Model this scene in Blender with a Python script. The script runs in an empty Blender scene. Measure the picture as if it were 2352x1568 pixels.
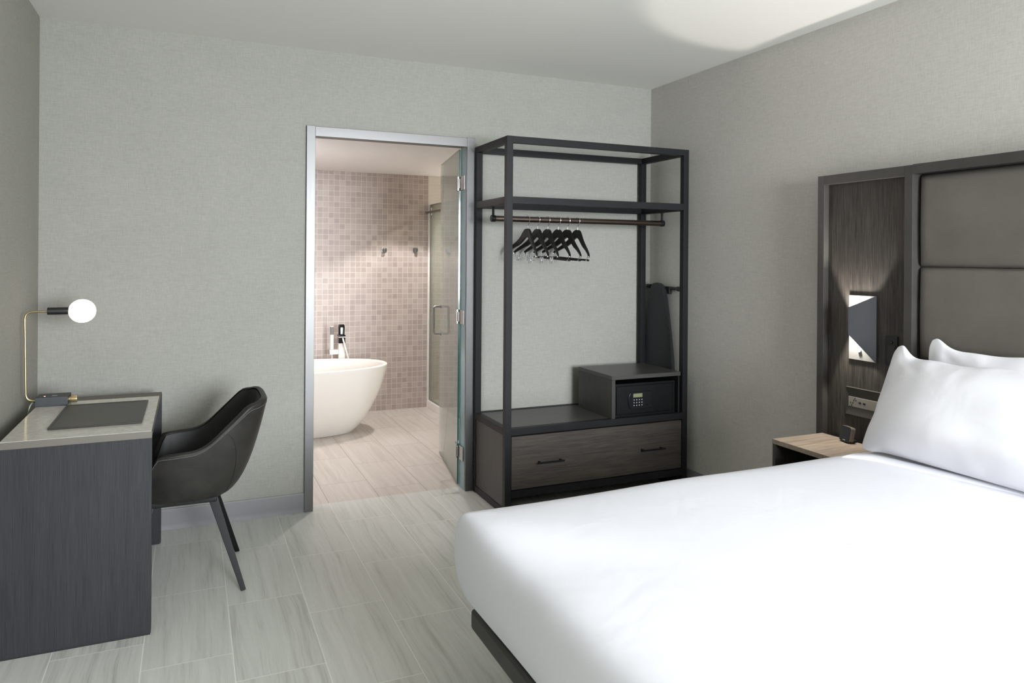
import bpy, bmesh, math, random
from mathutils import Vector, Matrix, noise

random.seed(7)
SC = bpy.context.scene
COL = SC.collection
R = math.radians

# ------------------------------------------------------------------ camera
cam = bpy.data.cameras.new('camera')
cam_o = bpy.data.objects.new('camera', cam)
COL.objects.link(cam_o)
cam.sensor_fit = 'HORIZONTAL'
cam.sensor_width = 36.0
cam.lens = 1676.543 / 2352 * 36.0
cam.shift_y = (592.78 - 784.0) / 2352
cam.clip_start = 0.05
_r = Vector((0.91530111, -0.40270998, 0.00696825)).normalized()
_f = Vector((0.402722557, 0.915321989, -0.000444729)).normalized()
_u = _r.cross(_f).normalized()
_m = Matrix((_r, _u, -_f)).transposed().to_4x4()
_m.translation = Vector((-2.97352, -4.33413, 1.47))
cam_o.matrix_world = _m
SC.camera = cam_o

# ------------------------------------------------------------------ world, large lights, exposure
W = bpy.data.worlds.new('world')
SC.world = W
W.use_nodes = True
W.node_tree.nodes['Background'].inputs[0].default_value = (0.72, 0.86, 1.0, 1)
W.node_tree.nodes['Background'].inputs[1].default_value = 1.0
SC.view_settings.view_transform = 'Standard'
SC.view_settings.look = 'None'
SC.view_settings.gamma = 1.0
SC.view_settings.use_curve_mapping = False
SC.view_settings.exposure = 0.0
SC.cycles.use_denoising = True
SC.cycles.max_bounces = 10
SC.cycles.diffuse_bounces = 5
SC.cycles.transparent_max_bounces = 16
SC.cycles.caustics_reflective = False
SC.cycles.caustics_refractive = False
SC.cycles.sample_clamp_indirect = 6.0


def area_light(name, loc, rot, sx, sy, power, color, spread=180):
    l = bpy.data.lights.new(name, 'AREA')
    l.shape = 'RECTANGLE'
    l.size, l.size_y, l.energy, l.color = sx, sy, power, color
    l.spread = R(spread)
    o = bpy.data.objects.new(name, l)
    COL.objects.link(o)
    o.location = loc
    o.rotation_euler = rot
    return o


def spot_light(name, loc, direction, power, color, angle, blend=0.3, radius=0.02):
    l = bpy.data.lights.new(name, 'SPOT')
    l.energy, l.color = power, color
    l.spot_size, l.spot_blend, l.shadow_soft_size = R(angle), blend, radius
    o = bpy.data.objects.new(name, l)
    COL.objects.link(o)
    o.location = loc
    o.rotation_euler = Vector(direction).to_track_quat('-Z', 'Y').to_euler()
    return o


# daylight through the window in the wall behind the camera
area_light('window_daylight', (-1.05, -7.49, 1.55), (R(64), 0, 0), 1.9, 1.7, 455, (0.905, 0.95, 1.0), 140)
# recessed ceiling lamps of the bathroom (warm) plus an added fill for its ceiling
spot_light('bath_downlight', (-1.12, 1.75, 2.262), (0, 0, -1), 108, (1.0, 0.965, 0.968), 106, 0.22, 0.03)
spot_light('bath_downlight', (-2.30, 1.75, 2.262), (0, 0, -1), 26, (1.0, 0.965, 0.968), 106, 0.30, 0.04)
spot_light('bath_downlight', (-1.75, 0.70, 2.262), (0, 0, -1), 14, (1.0, 0.95, 0.93), 125, 0.5, 0.04)
spot_light('shower_downlight', (-0.2, 1.9, 2.262), (0, 0, -1), 260, (1.0, 0.98, 0.93), 150, 0.6, 0.05)
area_light('bath_ceiling_fill', (-3.60, 1.30, 1.85), (R(160), 0, R(-90)), 0.9, 0.12, 95, (1.0, 0.975, 0.99), 120)  # unseen light added to brighten the bathroom ceiling

# ------------------------------------------------------------------ constants of the room
XL = -3.678          # left wall
H = 2.667            # ceiling
YR = -7.6            # wall behind the camera
YB = 2.565           # far bathroom wall
HB = 2.268           # bathroom ceiling
WT = 0.10            # thickness of the wall between the rooms
DX0, DX1 = -2.368, -1.337     # outer door frame
DH = 2.224


# ------------------------------------------------------------------ material helpers
def srgb(r, g, b):
    def f(c):
        c = c / 255.0
        return c / 12.92 if c <= 0.04045 else ((c + 0.055) / 1.055) ** 2.4
    return (f(r), f(g), f(b), 1.0)


class NT:
    """thin helper around a node tree"""
    def __init__(self, name):
        self.m = bpy.data.materials.new(name)
        self.m.use_nodes = True
        self.t = self.m.node_tree
        self.b = self.t.nodes['Principled BSDF']
        self.out = self.t.nodes['Material Output']

    def n(self, kind, **kw):
        nd = self.t.nodes.new(kind)
        for k, v in kw.items():
            setattr(nd, k, v)
        return nd

    def l(self, a, b):
        self.t.links.new(a, b)

    def math(self, op, a, b=None, c=None, clamp=False):
        nd = self.n('ShaderNodeMath', operation=op)
        nd.use_clamp = clamp
        for i, v in enumerate((a, b, c)):
            if v is None:
                continue
            if isinstance(v, (int, float)):
                nd.inputs[i].default_value = v
            else:
                self.l(v, nd.inputs[i])
        return nd.outputs[0]

    def comb(self, x, y, z):
        nd = self.n('ShaderNodeCombineXYZ')
        for i, v in enumerate((x, y, z)):
            if isinstance(v, (int, float)):
                nd.inputs[i].default_value = v
            else:
                self.l(v, nd.inputs[i])
        return nd.outputs[0]

    def noise(self, vec, scale=1.0, detail=2.0, rough=0.5, dist=0.0):
        nd = self.n('ShaderNodeTexNoise')
        nd.inputs['Scale'].default_value = scale
        nd.inputs['Detail'].default_value = detail
        nd.inputs['Roughness'].default_value = rough
        nd.inputs['Distortion'].default_value = dist
        self.l(vec, nd.inputs['Vector'])
        return nd.outputs['Fac']

    def white(self, vec):
        nd = self.n('ShaderNodeTexWhiteNoise', noise_dimensions='3D')
        self.l(vec, nd.inputs['Vector'])
        return nd.outputs['Value']

    def ramp(self, fac, stops):
        nd = self.n('ShaderNodeValToRGB')
        el = nd.color_ramp.elements
        while len(el) < len(stops):
            el.new(0.5)
        for e, (p, c) in zip(el, stops):
            e.position = p
            e.color = c
        self.l(fac, nd.inputs[0])
        return nd.outputs[0]

    def mix(self, fac, a, b, blend='MIX'):
        nd = self.n('ShaderNodeMix', data_type='RGBA', blend_type=blend)
        for sock, v in ((nd.inputs[0], fac), (nd.inputs[6], a), (nd.inputs[7], b)):
            if isinstance(v, (int, float)):
                sock.default_value = v
            elif isinstance(v, tuple):
                sock.default_value = v
            else:
                self.l(v, sock)
        return nd.outputs[2]

    def pos(self):
        g = self.n('ShaderNodeNewGeometry')
        s = self.n('ShaderNodeSeparateXYZ')
        self.l(g.outputs['Position'], s.inputs[0])
        return s.outputs

    def obj(self):
        g = self.n('ShaderNodeTexCoord')
        s = self.n('ShaderNodeSeparateXYZ')
        self.l(g.outputs['Object'], s.inputs[0])
        return g.outputs['Object'], s.outputs

    def bump(self, h, strength=0.2, dist=0.01):
        nd = self.n('ShaderNodeBump')
        nd.inputs['Strength'].default_value = strength
        nd.inputs['Distance'].default_value = dist
        self.l(h, nd.inputs['Height'])
        self.l(nd.outputs[0], self.b.inputs['Normal'])

    def set(self, **kw):
        for k, v in kw.items():
            k = k.replace('_', ' ')
            if isinstance(v, (int, float, tuple)):
                self.b.inputs[k].default_value = v
            else:
                self.l(v, self.b.inputs[k])
        return self


def plain(name, color, rough=0.5, metal=0.0, **kw):
    m = NT(name)
    m.set(Base_Color=color, Roughness=rough, Metallic=metal, **kw)
    return m.m


def mottled(name, c1, c2, scale, rough=0.5, bump=0.0, detail=4, metal=0.0, bdist=0.002, spec=0.5):
    m = NT(name)
    v, _ = m.obj()
    f = m.noise(v, scale, detail, 0.6)
    m.set(Base_Color=m.ramp(f, [(0.3, c1), (0.7, c2)]), Roughness=rough, Metallic=metal)
    m.b.inputs['Specular IOR Level'].default_value = spec
    if bump:
        m.bump(m.noise(v, scale * 30, 3), bump, bdist)
    return m.m


def linen_paper(name, axis, dark, light):
    """woven wallpaper: short crossing threads"""
    m = NT(name)
    p = m.pos()
    u, v = (p[0], p[2]) if axis == 'x' else (p[1], p[2])
    off = m.noise(m.comb(m.math('MULTIPLY', u, 3), m.math('MULTIPLY', v, 3), 0), 1, 1)
    hz = m.noise(m.comb(m.math('MULTIPLY', u, 26), m.math('MULTIPLY', v, 430), off), 1, 3, 0.65)
    vt = m.noise(m.comb(m.math('MULTIPLY', u, 430), m.math('MULTIPLY', v, 26), 7.3), 1, 3, 0.65)
    big = m.noise(m.comb(u, v, 3.0), 3.0, 2)
    f = m.math('MULTIPLY_ADD', vt, 0.48, m.math('MULTIPLY', hz, 0.52))
    f = m.math('MULTIPLY_ADD', big, 0.08, m.math('SUBTRACT', f, 0.04))
    m.set(Base_Color=m.ramp(f, [(0.27, dark), (0.73, light)]), Roughness=0.75)
    m.b.inputs['Specular IOR Level'].default_value = 0.25
    m.bump(f, 0.12, 0.002)
    return m.m


def veneer(name, axis, dark, light, rough=0.42, fine=260.0):
    """straight grained dark veneer, the grain runs along axis"""
    m = NT(name)
    p = m.pos()
    k = {'x': (7, fine, fine), 'y': (fine, 7, fine), 'z': (fine, fine, 7)}[axis]
    vec = m.comb(*(m.math('MULTIPLY', p[i], k[i] * (0.6 if i == 1 and axis != 'y' else 1.0)) for i in range(3)))
    k2 = {'x': (1.2, 34, 34), 'y': (34, 1.2, 34), 'z': (34, 34, 1.2)}[axis]
    vec2 = m.comb(*(m.math('MULTIPLY', p[i], k2[i]) for i in range(3)))
    f1 = m.noise(vec, 1, 3, 0.6)
    f2 = m.noise(vec2, 1, 2, 0.5)
    f = m.math('MULTIPLY_ADD', f1, 0.78, m.math('MULTIPLY', f2, 0.22))
    m.set(Base_Color=m.ramp(f, [(0.32, dark), (0.68, light)]), Roughness=rough)
    m.b.inputs['Specular IOR Level'].default_value = 0.35
    m.bump(f1, 0.06, 0.001)
    return m.m


def floor_tiles(name, yoff, base, dark, light, grout, rough):
    """plank shaped stone-look tiles 0.306 x 0.6, one third offset, veins along y"""
    m = NT(name)
    p = m.pos()
    u = m.math('DIVIDE', m.math('ADD', p[0], 2.822), 0.3058)
    c = m.math('FLOOR', u)
    fu = m.math('SUBTRACT', u, c)
    v = m.math('DIVIDE', m.math('ADD', m.math('ADD', p[1], 1.049 + yoff), m.math('MULTIPLY', c, 0.2)), 0.6)
    r = m.math('FLOOR', v)
    fv = m.math('SUBTRACT', v, r)
    # distance to the nearest joint in metres
    du = m.math('MULTIPLY', m.math('MINIMUM', fu, m.math('SUBTRACT', 1.0, fu)), 0.3058)
    dv = m.math('MULTIPLY', m.math('MINIMUM', fv, m.math('SUBTRACT', 1.0, fv)), 0.6)
    d = m.math('MINIMUM', du, dv)
    joint = m.math('LESS_THAN', d, 0.0019)
    rnd = m.white(m.comb(c, r, 2.0))
    off = m.math('MULTIPLY', rnd, 37.0)
    warp = m.noise(m.comb(m.math('MULTIPLY', p[0], 3), m.math('MULTIPLY', p[1], 2.2), off), 1, 2)
    x = m.math('MULTIPLY_ADD', warp, 0.05, p[0])
    vein = m.noise(m.comb(m.math('MULTIPLY', x, 34), m.math('MULTIPLY', p[1], 1.1), off), 1, 4, 0.62)
    fine = m.noise(m.comb(m.math('MULTIPLY', x, 190), m.math('MULTIPLY', p[1], 6), off), 1, 3, 0.6)
    f = m.math('MULTIPLY_ADD', fine, 0.3, m.math('MULTIPLY', vein, 0.7))
    f = m.math('ADD', f, m.math('MULTIPLY_ADD', rnd, 0.08, -0.04))
    col = m.ramp(f, [(0.26, dark), (0.47, base), (0.72, light)])
    m.set(Base_Color=m.mix(joint, col, grout), Roughness=m.math('MULTIPLY_ADD', joint, 0.3, rough))
    m.bump(m.math('SUBTRACT', 1.0, joint), 0.15, 0.002)
    return m.m


def mosaic(name, size, c_dark, c_mid, c_light, grout):
    m = NT(name)
    p = m.pos()
    u = m.math('DIVIDE', m.math('ADD', p[0], 0.84), size)
    v = m.math('DIVIDE', p[2], size)
    cu, cv = m.math('FLOOR', u), m.math('FLOOR', v)
    fu, fv = m.math('SUBTRACT', u, cu), m.math('SUBTRACT', v, cv)
    d = m.math('MINIMUM', m.math('MINIMUM', fu, m.math('SUBTRACT', 1.0, fu)), m.math('MINIMUM', fv, m.math('SUBTRACT', 1.0, fv)))
    joint = m.math('LESS_THAN', d, 0.035)
    rnd = m.white(m.comb(cu, cv, 5.0))
    tex = m.noise(m.comb(m.math('MULTIPLY', p[0], 60), m.math('MULTIPLY', p[2], 160), rnd), 1, 3)
    f = m.math('MULTIPLY_ADD', tex, 0.35, m.math('MULTIPLY', rnd, 0.65))
    col = m.ramp(f, [(0.08, c_dark), (0.5, c_mid), (0.9, c_light)])
    m.set(Base_Color=m.mix(joint, col, grout), Roughness=0.45)
    m.bump(m.math('SUBTRACT', 1.0, joint), 0.2, 0.002)
    return m.m


def wave_tile(name):
    m = NT(name)
    p = m.pos()
    warp = m.noise(m.comb(m.math('MULTIPLY', p[0], 4), m.math('MULTIPLY', p[1], 4), m.math('MULTIPLY', p[2], 3)), 1, 2)
    w = m.math('SINE', m.math('MULTIPLY', m.math('MULTIPLY_ADD', warp, 0.05, p[2]), 240))
    m.set(Base_Color=srgb(224, 218, 208), Roughness=0.35)
    m.bump(w, 0.22, 0.004)
    return m.m


def glass(name, tint, gloss=0.06, veil=0.0, veil_color=(0.8, 0.85, 0.8, 1)):
    """thin architectural glass: tinted see-through, fresnel reflection, faint haze"""
    m = NT(name)
    tr = m.n('ShaderNodeBsdfTransparent')
    tr.inputs[0].default_value = tint
    gl = m.n('ShaderNodeBsdfGlossy')
    gl.inputs['Roughness'].default_value = 0.0
    fr = m.n('ShaderNodeFresnel')
    fr.inputs['IOR'].default_value = 1.45
    fac = m.math('MULTIPLY_ADD', fr.outputs[0], 0.8, gloss, clamp=True)
    mx = m.n('ShaderNodeMixShader')
    m.l(fac, mx.inputs[0])
    m.l(tr.outputs[0], mx.inputs[1])
    m.l(gl.outputs[0], mx.inputs[2])
    last = mx.outputs[0]
    if veil:
        df = m.n('ShaderNodeBsdfDiffuse')
        df.inputs[0].default_value = veil_color
        m2 = m.n('ShaderNodeMixShader')
        m2.inputs[0].default_value = veil
        m.l(last, m2.inputs[1])
        m.l(df.outputs[0], m2.inputs[2])
        last = m2.outputs[0]
    m.l(last, m.out.inputs[0])
    return m.m


def emit(name, color, strength):
    m = NT(name)
    m.set(Base_Color=color, Emission_Color=color, Emission_Strength=strength)
    return m.m


def steel(name, base, rough, axis=None):
    m = NT(name)
    m.set(Base_Color=base, Metallic=1.0, Roughness=rough)
    if axis:
        p = m.pos()
        k = {'x': (4, 900, 900), 'z': (900, 900, 4)}[axis]
        f = m.noise(m.comb(*(m.math('MULTIPLY', p[i], k[i]) for i in range(3))), 1, 2)
        m.set(Roughness=m.math('MULTIPLY_ADD', f, 0.14, rough - 0.07))
        m.bump(f, 0.05, 0.0005)
    return m.m


def linen(name, color, wr=0.35):
    m = NT(name)
    v, _ = m.obj()
    f = m.noise(v, 5.0, 3, 0.5, 0.6)
    weave = m.noise(v, 900, 2)
    m.set(Base_Color=color, Roughness=0.85)
    m.b.inputs['Specular IOR Level'].default_value = 0.15
    m.b.inputs['Sheen Weight'].default_value = 0.15
    m.bump(m.math('MULTIPLY_ADD', weave, 0.02, f), wr, 0.02)
    return m.m


MT = {
    'paper_back_dim': linen_paper('wallpaper_back_dim', 'x', srgb(133, 132, 126), srgb(161, 160, 153)),  # same paper as the right wall, darkened to stand in for dimmer light
    'paper_side_lit': linen_paper('wallpaper_side_lit', 'y', srgb(167, 164, 159), srgb(201, 198, 192)),  # same paper as the back wall, lightened to stand in for brighter light
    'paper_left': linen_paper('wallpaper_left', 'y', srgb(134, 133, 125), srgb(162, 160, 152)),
    'ceiling': plain('ceiling_paint', srgb(226, 225, 220), 0.9),
    'base': plain('baseboard_vinyl', srgb(128, 127, 130), 0.55),
    'floor': floor_tiles('floor_tile', 0.0, srgb(200, 201, 194), srgb(163, 162, 154), srgb(214, 215, 209), srgb(230, 230, 222), 0.30),
    'bath_floor': floor_tiles('bath_floor_tile', -0.1, srgb(188, 180, 172), srgb(168, 159, 150), srgb(204, 197, 190), srgb(152, 140, 130), 0.32),
    'mosaic': mosaic('mosaic_tile', 0.0508, srgb(160, 147, 140), srgb(173, 160, 153), srgb(183, 171, 165), srgb(206, 197, 191)),
    'shower_tile': wave_tile('shower_wall_tile'),
    'bath_paint': plain('bath_paint', srgb(245, 242, 242), 0.85),
    'white_trim': plain('white_trim', srgb(236, 232, 226), 0.5),
    'steel': steel('brushed_steel', (0.15, 0.15, 0.148, 1), 0.43, 'z'),
    'steel_x': steel('brushed_steel_head', (0.165, 0.163, 0.160, 1), 0.43, 'x'),
    'jamb_sheen': plain('jamb_painted_sheen', (0.20, 0.33, 0.38, 1), 0.25, 0.25),  # blue base colour stands in for daylight mirrored in the steel reveal
    'chrome': steel('chrome', (0.80, 0.80, 0.81, 1), 0.10),
    'nickel': steel('dark_nickel', (0.38, 0.38, 0.37, 1), 0.25),
    'brass': steel('brass', (0.62, 0.50, 0.28, 1), 0.28),
    'bronze': steel('bronze_rod', (0.10, 0.075, 0.062, 1), 0.38),
    'glass_door': glass('door_glass', (0.94, 0.965, 0.945, 1), 0.03, 0.18, (0.84, 0.89, 0.86, 1)),  # pale diffuse share stands in for a bright reflection on the pane
    'glass_edge': plain('glass_edge_green', srgb(38, 92, 78), 0.12),
    'glass_shower': glass('shower_glass', (0.93, 0.955, 0.91, 1), 0.03, 0.05, (0.80, 0.84, 0.76, 1)),
    'black_metal': mottled('black_frame_paint', srgb(24, 24, 26), srgb(29, 29, 31), 3.0, 0.50, 0.02, spec=0.2),
    'clip_steel': plain('clip_steel', srgb(208, 208, 208), 0.3, 0.45),
    'spray_grey': plain('spray_grey', srgb(92, 90, 88), 0.4),
    'leg_black': plain('leg_black', srgb(14, 14, 15), 0.5, 0.0, Specular_IOR_Level=0.25),
    'black_plastic': plain('black_plastic', srgb(24, 24, 25), 0.45),
    'black_gloss': plain('black_gloss', srgb(14, 14, 16), 0.12),
    'black_wood': plain('hanger_wood', srgb(14, 13, 13), 0.42, 0.0, Specular_IOR_Level=0.3),
    'safe': mottled('safe_paint', srgb(8, 9, 10), srgb(13, 14, 15), 20, 0.42, 0.05, spec=0.25),
    'safe_pad': plain('safe_keypad_panel', srgb(17, 19, 22), 0.25),
    'lcd': plain('lcd_screen', srgb(112, 115, 84), 0.4),
    'key': plain('pale_key', srgb(170, 171, 171), 0.35),
    'veneer_v': veneer('wardrobe_veneer_upright', 'z', srgb(40, 39, 39), srgb(62, 60, 58), 0.42),
    'veneer_x': veneer('drawer_veneer', 'x', srgb(42, 39, 36), srgb(82, 76, 70), 0.45, 330),
    'veneer_top': veneer('wardrobe_top_veneer', 'x', srgb(54, 53, 52), srgb(74, 72, 70), 0.33),
    'desk_veneer': veneer('desk_veneer', 'z', srgb(20, 20, 23), srgb(46, 46, 49), 0.58, 400),
    'panel_veneer': veneer('headboard_veneer', 'z', srgb(26, 24, 22), srgb(66, 62, 57), 0.48, 230),
    'night_veneer': veneer('nightstand_veneer', 'x', srgb(96, 86, 76), srgb(150, 136, 120), 0.42, 200),
    'night_dark': veneer('nightstand_side_veneer', 'z', srgb(38, 36, 34), srgb(60, 57, 54), 0.42, 200),
    'head_frame': mottled('headboard_frame', srgb(54, 52, 49), srgb(61, 59, 56), 8.0, 0.38, 0.04),
    'board_cloth': mottled('ironing_cover', srgb(44, 45, 48), srgb(52, 53, 56), 60, 0.8, 0.1),
    'stone': mottled('desk_stone', srgb(190, 186, 176), srgb(216, 212, 203), 38, 0.16, 0),
    'stone_edge': plain('desk_edge_band', srgb(94, 90, 82), 0.5),
    'pad': mottled('desk_pad_leather', srgb(48, 46, 42), srgb(54, 52, 48), 30, 0.36, 0.05, spec=0.35),
    'leather': mottled('chair_leather', srgb(29, 28, 26), srgb(46, 44, 40), 9, 0.46, 0.12, spec=0.3),
    'leather_in': mottled('chair_inner_leather', srgb(28, 27, 27), srgb(36, 35, 34), 9, 0.5, 0.12, spec=0.3),
    'stitch': plain('stitch_thread', srgb(84, 84, 82), 0.7),
    'seam': plain('seam_dark', srgb(22, 21, 20), 0.6),
    'head_leather': mottled('headboard_leather', srgb(91, 87, 81), srgb(100, 96, 89), 6, 0.42, 0.10),
    'duvet': linen('duvet_cotton', srgb(224, 224, 231), 0.14),
    'pillow': linen('pillow_cotton', srgb(229, 228, 232), 0.22),
    'bed_rail': mottled('bed_rail', srgb(52, 51, 47), srgb(60, 59, 54), 12, 0.5, 0.05),
    'tub': plain('tub_acrylic', srgb(232, 227, 220), 0.28),
    'lamp_box': mottled('lamp_base_paint', srgb(46, 50, 54), srgb(54, 58, 62), 40, 0.5, 0.04),
    'globe': emit('opal_globe', (1.0, 0.84, 0.66, 1), 5.0),
    'led': emit('red_led', (1.0, 0.25, 0.2, 1), 4.0),
    'cord': plain('clear_cord', srgb(178, 184, 178), 0.3),
    'sconce_grey': plain('sconce_front_paint', srgb(66, 66, 69), 0.55, 0.0, Specular_IOR_Level=0.3),
    'sconce_inner': plain('sconce_inner_white', srgb(118, 117, 114), 0.45),
    'sconce_led': emit('sconce_led', (1.0, 0.95, 0.88, 1), 2.0),
    'plate_grey': plain('outlet_plate', srgb(62, 60, 56), 0.36, 0.5),
    'plate_silver': plain('outlet_module', srgb(132, 128, 121), 0.36, 0.3),
    'clock_face': plain('clock_face', srgb(13, 13, 15), 0.08),
    'clock_body': plain('clock_body', srgb(118, 108, 98), 0.35, 0.5),
    'white_print': plain('white_print', srgb(190, 190, 188), 0.5),
    'window_frame': plain('window_frame_paint', srgb(200, 200, 198), 0.5),
}


# ------------------------------------------------------------------ mesh helpers
class MB:
    def __init__(self):
        self.bm = bmesh.new()

    def box(self, x0, x1, y0, y1, z0, z1, bev=0.0, seg=2, mi=0):
        b = bmesh.new()
        bmesh.ops.create_cube(b, size=1.0)
        sx, sy, sz = abs(x1 - x0), abs(y1 - y0), abs(z1 - z0)
        for v in b.verts:
            v.co = Vector((v.co.x * sx + (x0 + x1) / 2, v.co.y * sy + (y0 + y1) / 2, v.co.z * sz + (z0 + z1) / 2))
        if bev > 0:
            bmesh.ops.bevel(b, geom=b.edges[:], offset=min(bev, sx * .45, sy * .45, sz * .45), segments=seg, affect='EDGES', profile=0.5)
        for f in b.faces:
            f.material_index = mi
        return self.add(b)

    def add(self, b, mat=None):
        if mat is not None:
            bmesh.ops.transform(b, matrix=mat, verts=b.verts[:])
        me = bpy.data.meshes.new('tmp')
        b.to_mesh(me)
        b.free()
        self.bm.from_mesh(me)
        bpy.data.meshes.remove(me)
        return self

    def cyl(self, a, c, r, r2=None, n=24, caps=True, bev=0.0):
        a, c = Vector(a), Vector(c)
        b = bmesh.new()
        r2 = r if r2 is None else r2
        L = (c - a).length
        bmesh.ops.create_cone(b, cap_ends=caps, segments=n, radius1=r, radius2=r2, depth=L)
        if bev:
            es = [e for e in b.edges if abs(abs(e.verts[0].co.z) - L / 2) < 1e-6 and abs(e.verts[0].co.z - e.verts[1].co.z) < 1e-6]
            bmesh.ops.bevel(b, geom=es, offset=bev, segments=2, affect='EDGES', profile=0.5)
        q = (c - a).to_track_quat('Z', 'Y').to_matrix().to_4x4()
        q.translation = (a + c) / 2
        return self.add(b, q)

    def sphere(self, c, rx, ry, rz, n=32):
        b = bmesh.new()
        bmesh.ops.create_uvsphere(b, u_segments=n, v_segments=n // 2, radius=1.0)
        m = Matrix.Diagonal((rx, ry, rz, 1))
        m.translation = Vector(c)
        return self.add(b, m)

    def tube(self, pts, r, n=10, closed=False):
        """round tube along a polyline (parallel transport frames)"""
        pts = [Vector(p) for p in pts]
        b = bmesh.new()
        k = len(pts)
        tan = []
        for i in range(k):
            p0 = pts[(i - 1) % k] if closed or i > 0 else pts[i]
            p1 = pts[(i + 1) % k] if closed or i < k - 1 else pts[i]
            tan.append((p1 - p0).normalized())
        ref = Vector((0, 0, 1)) if abs(tan[0].z) < 0.9 else Vector((1, 0, 0))
        nrm = (ref - tan[0] * ref.dot(tan[0])).normalized()
        rings = []
        for i in range(k):
            nrm = (nrm - tan[i] * nrm.dot(tan[i])).normalized()
            bi = tan[i].cross(nrm)
            rr = r[i] if isinstance(r, (list, tuple)) else r
            rings.append([b.verts.new(pts[i] + (nrm * math.cos(2 * math.pi * j / n) + bi * math.sin(2 * math.pi * j / n)) * rr) for j in range(n)])
        for i in range(k if closed else k - 1):
            A, B = rings[i], rings[(i + 1) % k]
            for j in range(n):
                b.faces.new((A[j], A[(j + 1) % n], B[(j + 1) % n], B[j]))
        if not closed:
            b.faces.new(rings[0][::-1])
            b.faces.new(rings[-1])
        return self.add(b)

    def bar(self, a, c, w, d, up=(0, 0, 1), w2=None, d2=None, bev=0.0):
        """square bar from a to c; w along the side direction, d along the other"""
        a, c = Vector(a), Vector(c)
        t = (c - a).normalized()
        s = t.cross(Vector(up)).normalized()
        o = s.cross(t).normalized()
        w2, d2 = w if w2 is None else w2, d if d2 is None else d2
        b = bmesh.new()
        vs = []
        for p, ww, dd in ((a, w, d), (c, w2, d2)):
            vs.append([b.verts.new(p + s * (sx * ww / 2) + o * (sy * dd / 2)) for sx, sy in ((-1, -1), (1, -1), (1, 1), (-1, 1))])
        b.faces.new(vs[0][::-1])
        b.faces.new(vs[1])
        for i in range(4):
            b.faces.new((vs[0][i], vs[0][(i + 1) % 4], vs[1][(i + 1) % 4], vs[1][i]))
        if bev:
            bmesh.ops.bevel(b, geom=b.edges[:], offset=bev, segments=2, affect='EDGES', profile=0.5)
        return self.add(b)

    def prism(self, outline, fn0, fn1, bev=0.0):
        """solid between two copies of an outline; fn maps (u, v) to a point"""
        b = bmesh.new()
        A = [b.verts.new(fn0(*q)) for q in outline]
        B = [b.verts.new(fn1(*q)) for q in outline]
        n = len(outline)
        b.faces.new(A[::-1])
        b.faces.new(B)
        for i in range(n):
            b.faces.new((A[i], A[(i + 1) % n], B[(i + 1) % n], B[i]))
        bmesh.ops.recalc_face_normals(b, faces=b.faces[:])
        if bev:
            bmesh.ops.bevel(b, geom=b.edges[:], offset=bev, segments=2, affect='EDGES', profile=0.5)
        return self.add(b)

    def rings(self, rings, close0=True, close1=True):
        b = bmesh.new()
        V = [[b.verts.new(p) for p in r] for r in rings]
        n = len(V[0])
        for A, B in zip(V, V[1:]):
            for j in range(n):
                b.faces.new((A[j], A[(j + 1) % n], B[(j + 1) % n], B[j]))
        if close0:
            b.faces.new(V[0][::-1])
        if close1:
            b.faces.new(V[-1])
        bmesh.ops.recalc_face_normals(b, faces=b.faces[:])
        return self.add(b)

    def build(self, name, mat, parent=None, smooth=35, subsurf=0):
        off = Vector((0, 0, 0))
        p = parent
        while p is not None:
            off += Vector(p.location)
            p = p.parent
        if off.length:
            bmesh.ops.translate(self.bm, vec=-off, verts=self.bm.verts[:])
        bmesh.ops.recalc_face_normals(self.bm, faces=self.bm.faces[:])
        me = bpy.data.meshes.new(name)
        self.bm.to_mesh(me)
        self.bm.free()
        for mm in (mat if isinstance(mat, (list, tuple)) else [mat]):
            me.materials.append(mm)
        if smooth:
            for f in me.polygons:
                f.use_smooth = True
            if smooth < 180:
                me.set_sharp_from_angle(angle=R(smooth))
        o = bpy.data.objects.new(name, me)
        COL.objects.link(o)
        if parent is not None:
            o.parent = parent
        if smooth and smooth <= 60 and not subsurf:
            wn = o.modifiers.new('weighted', 'WEIGHTED_NORMAL')
            wn.keep_sharp = True
        if subsurf:
            md = o.modifiers.new('subd', 'SUBSURF')
            md.levels = md.render_levels = subsurf
        return o


def tag(o, label=None, cat=None, group=None, kind=None):
    if label:
        o['label'] = label
    if cat:
        o['category'] = cat
    if group:
        o['group'] = group
    if kind:
        o['kind'] = kind
    return o


def thing(name, loc, label, cat, group=None):
    o = bpy.data.objects.new(name, None)
    o.empty_display_size = 0.05
    COL.objects.link(o)
    o.location = loc
    return tag(o, label, cat, group)


def struct(o, label=None, cat=None):
    return tag(o, label, cat, None, 'structure')


def bez(p0, p1, p2, p3, n=10):
    p0, p1, p2, p3 = map(Vector, (p0, p1, p2, p3))
    return [p0 * (1 - t) ** 3 + p1 * (3 * t * (1 - t) ** 2) + p2 * (3 * t * t * (1 - t)) + p3 * t ** 3 for t in (i / n for i in range(n + 1))]


def fillet(pts, rad, n=8):
    """polyline with rounded corners"""
    pts = [Vector(p) for p in pts]
    out = [pts[0]]
    for a, b, c in zip(pts, pts[1:], pts[2:]):
        d0, d1 = (a - b).normalized(), (c - b).normalized()
        p0, p1 = b + d0 * rad, b + d1 * rad
        for i in range(n + 1):
            t = i / n
            out.append(p0 * (1 - t) ** 2 + b * (2 * t * (1 - t)) + p1 * t * t)
    out.append(pts[-1])
    return out


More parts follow.
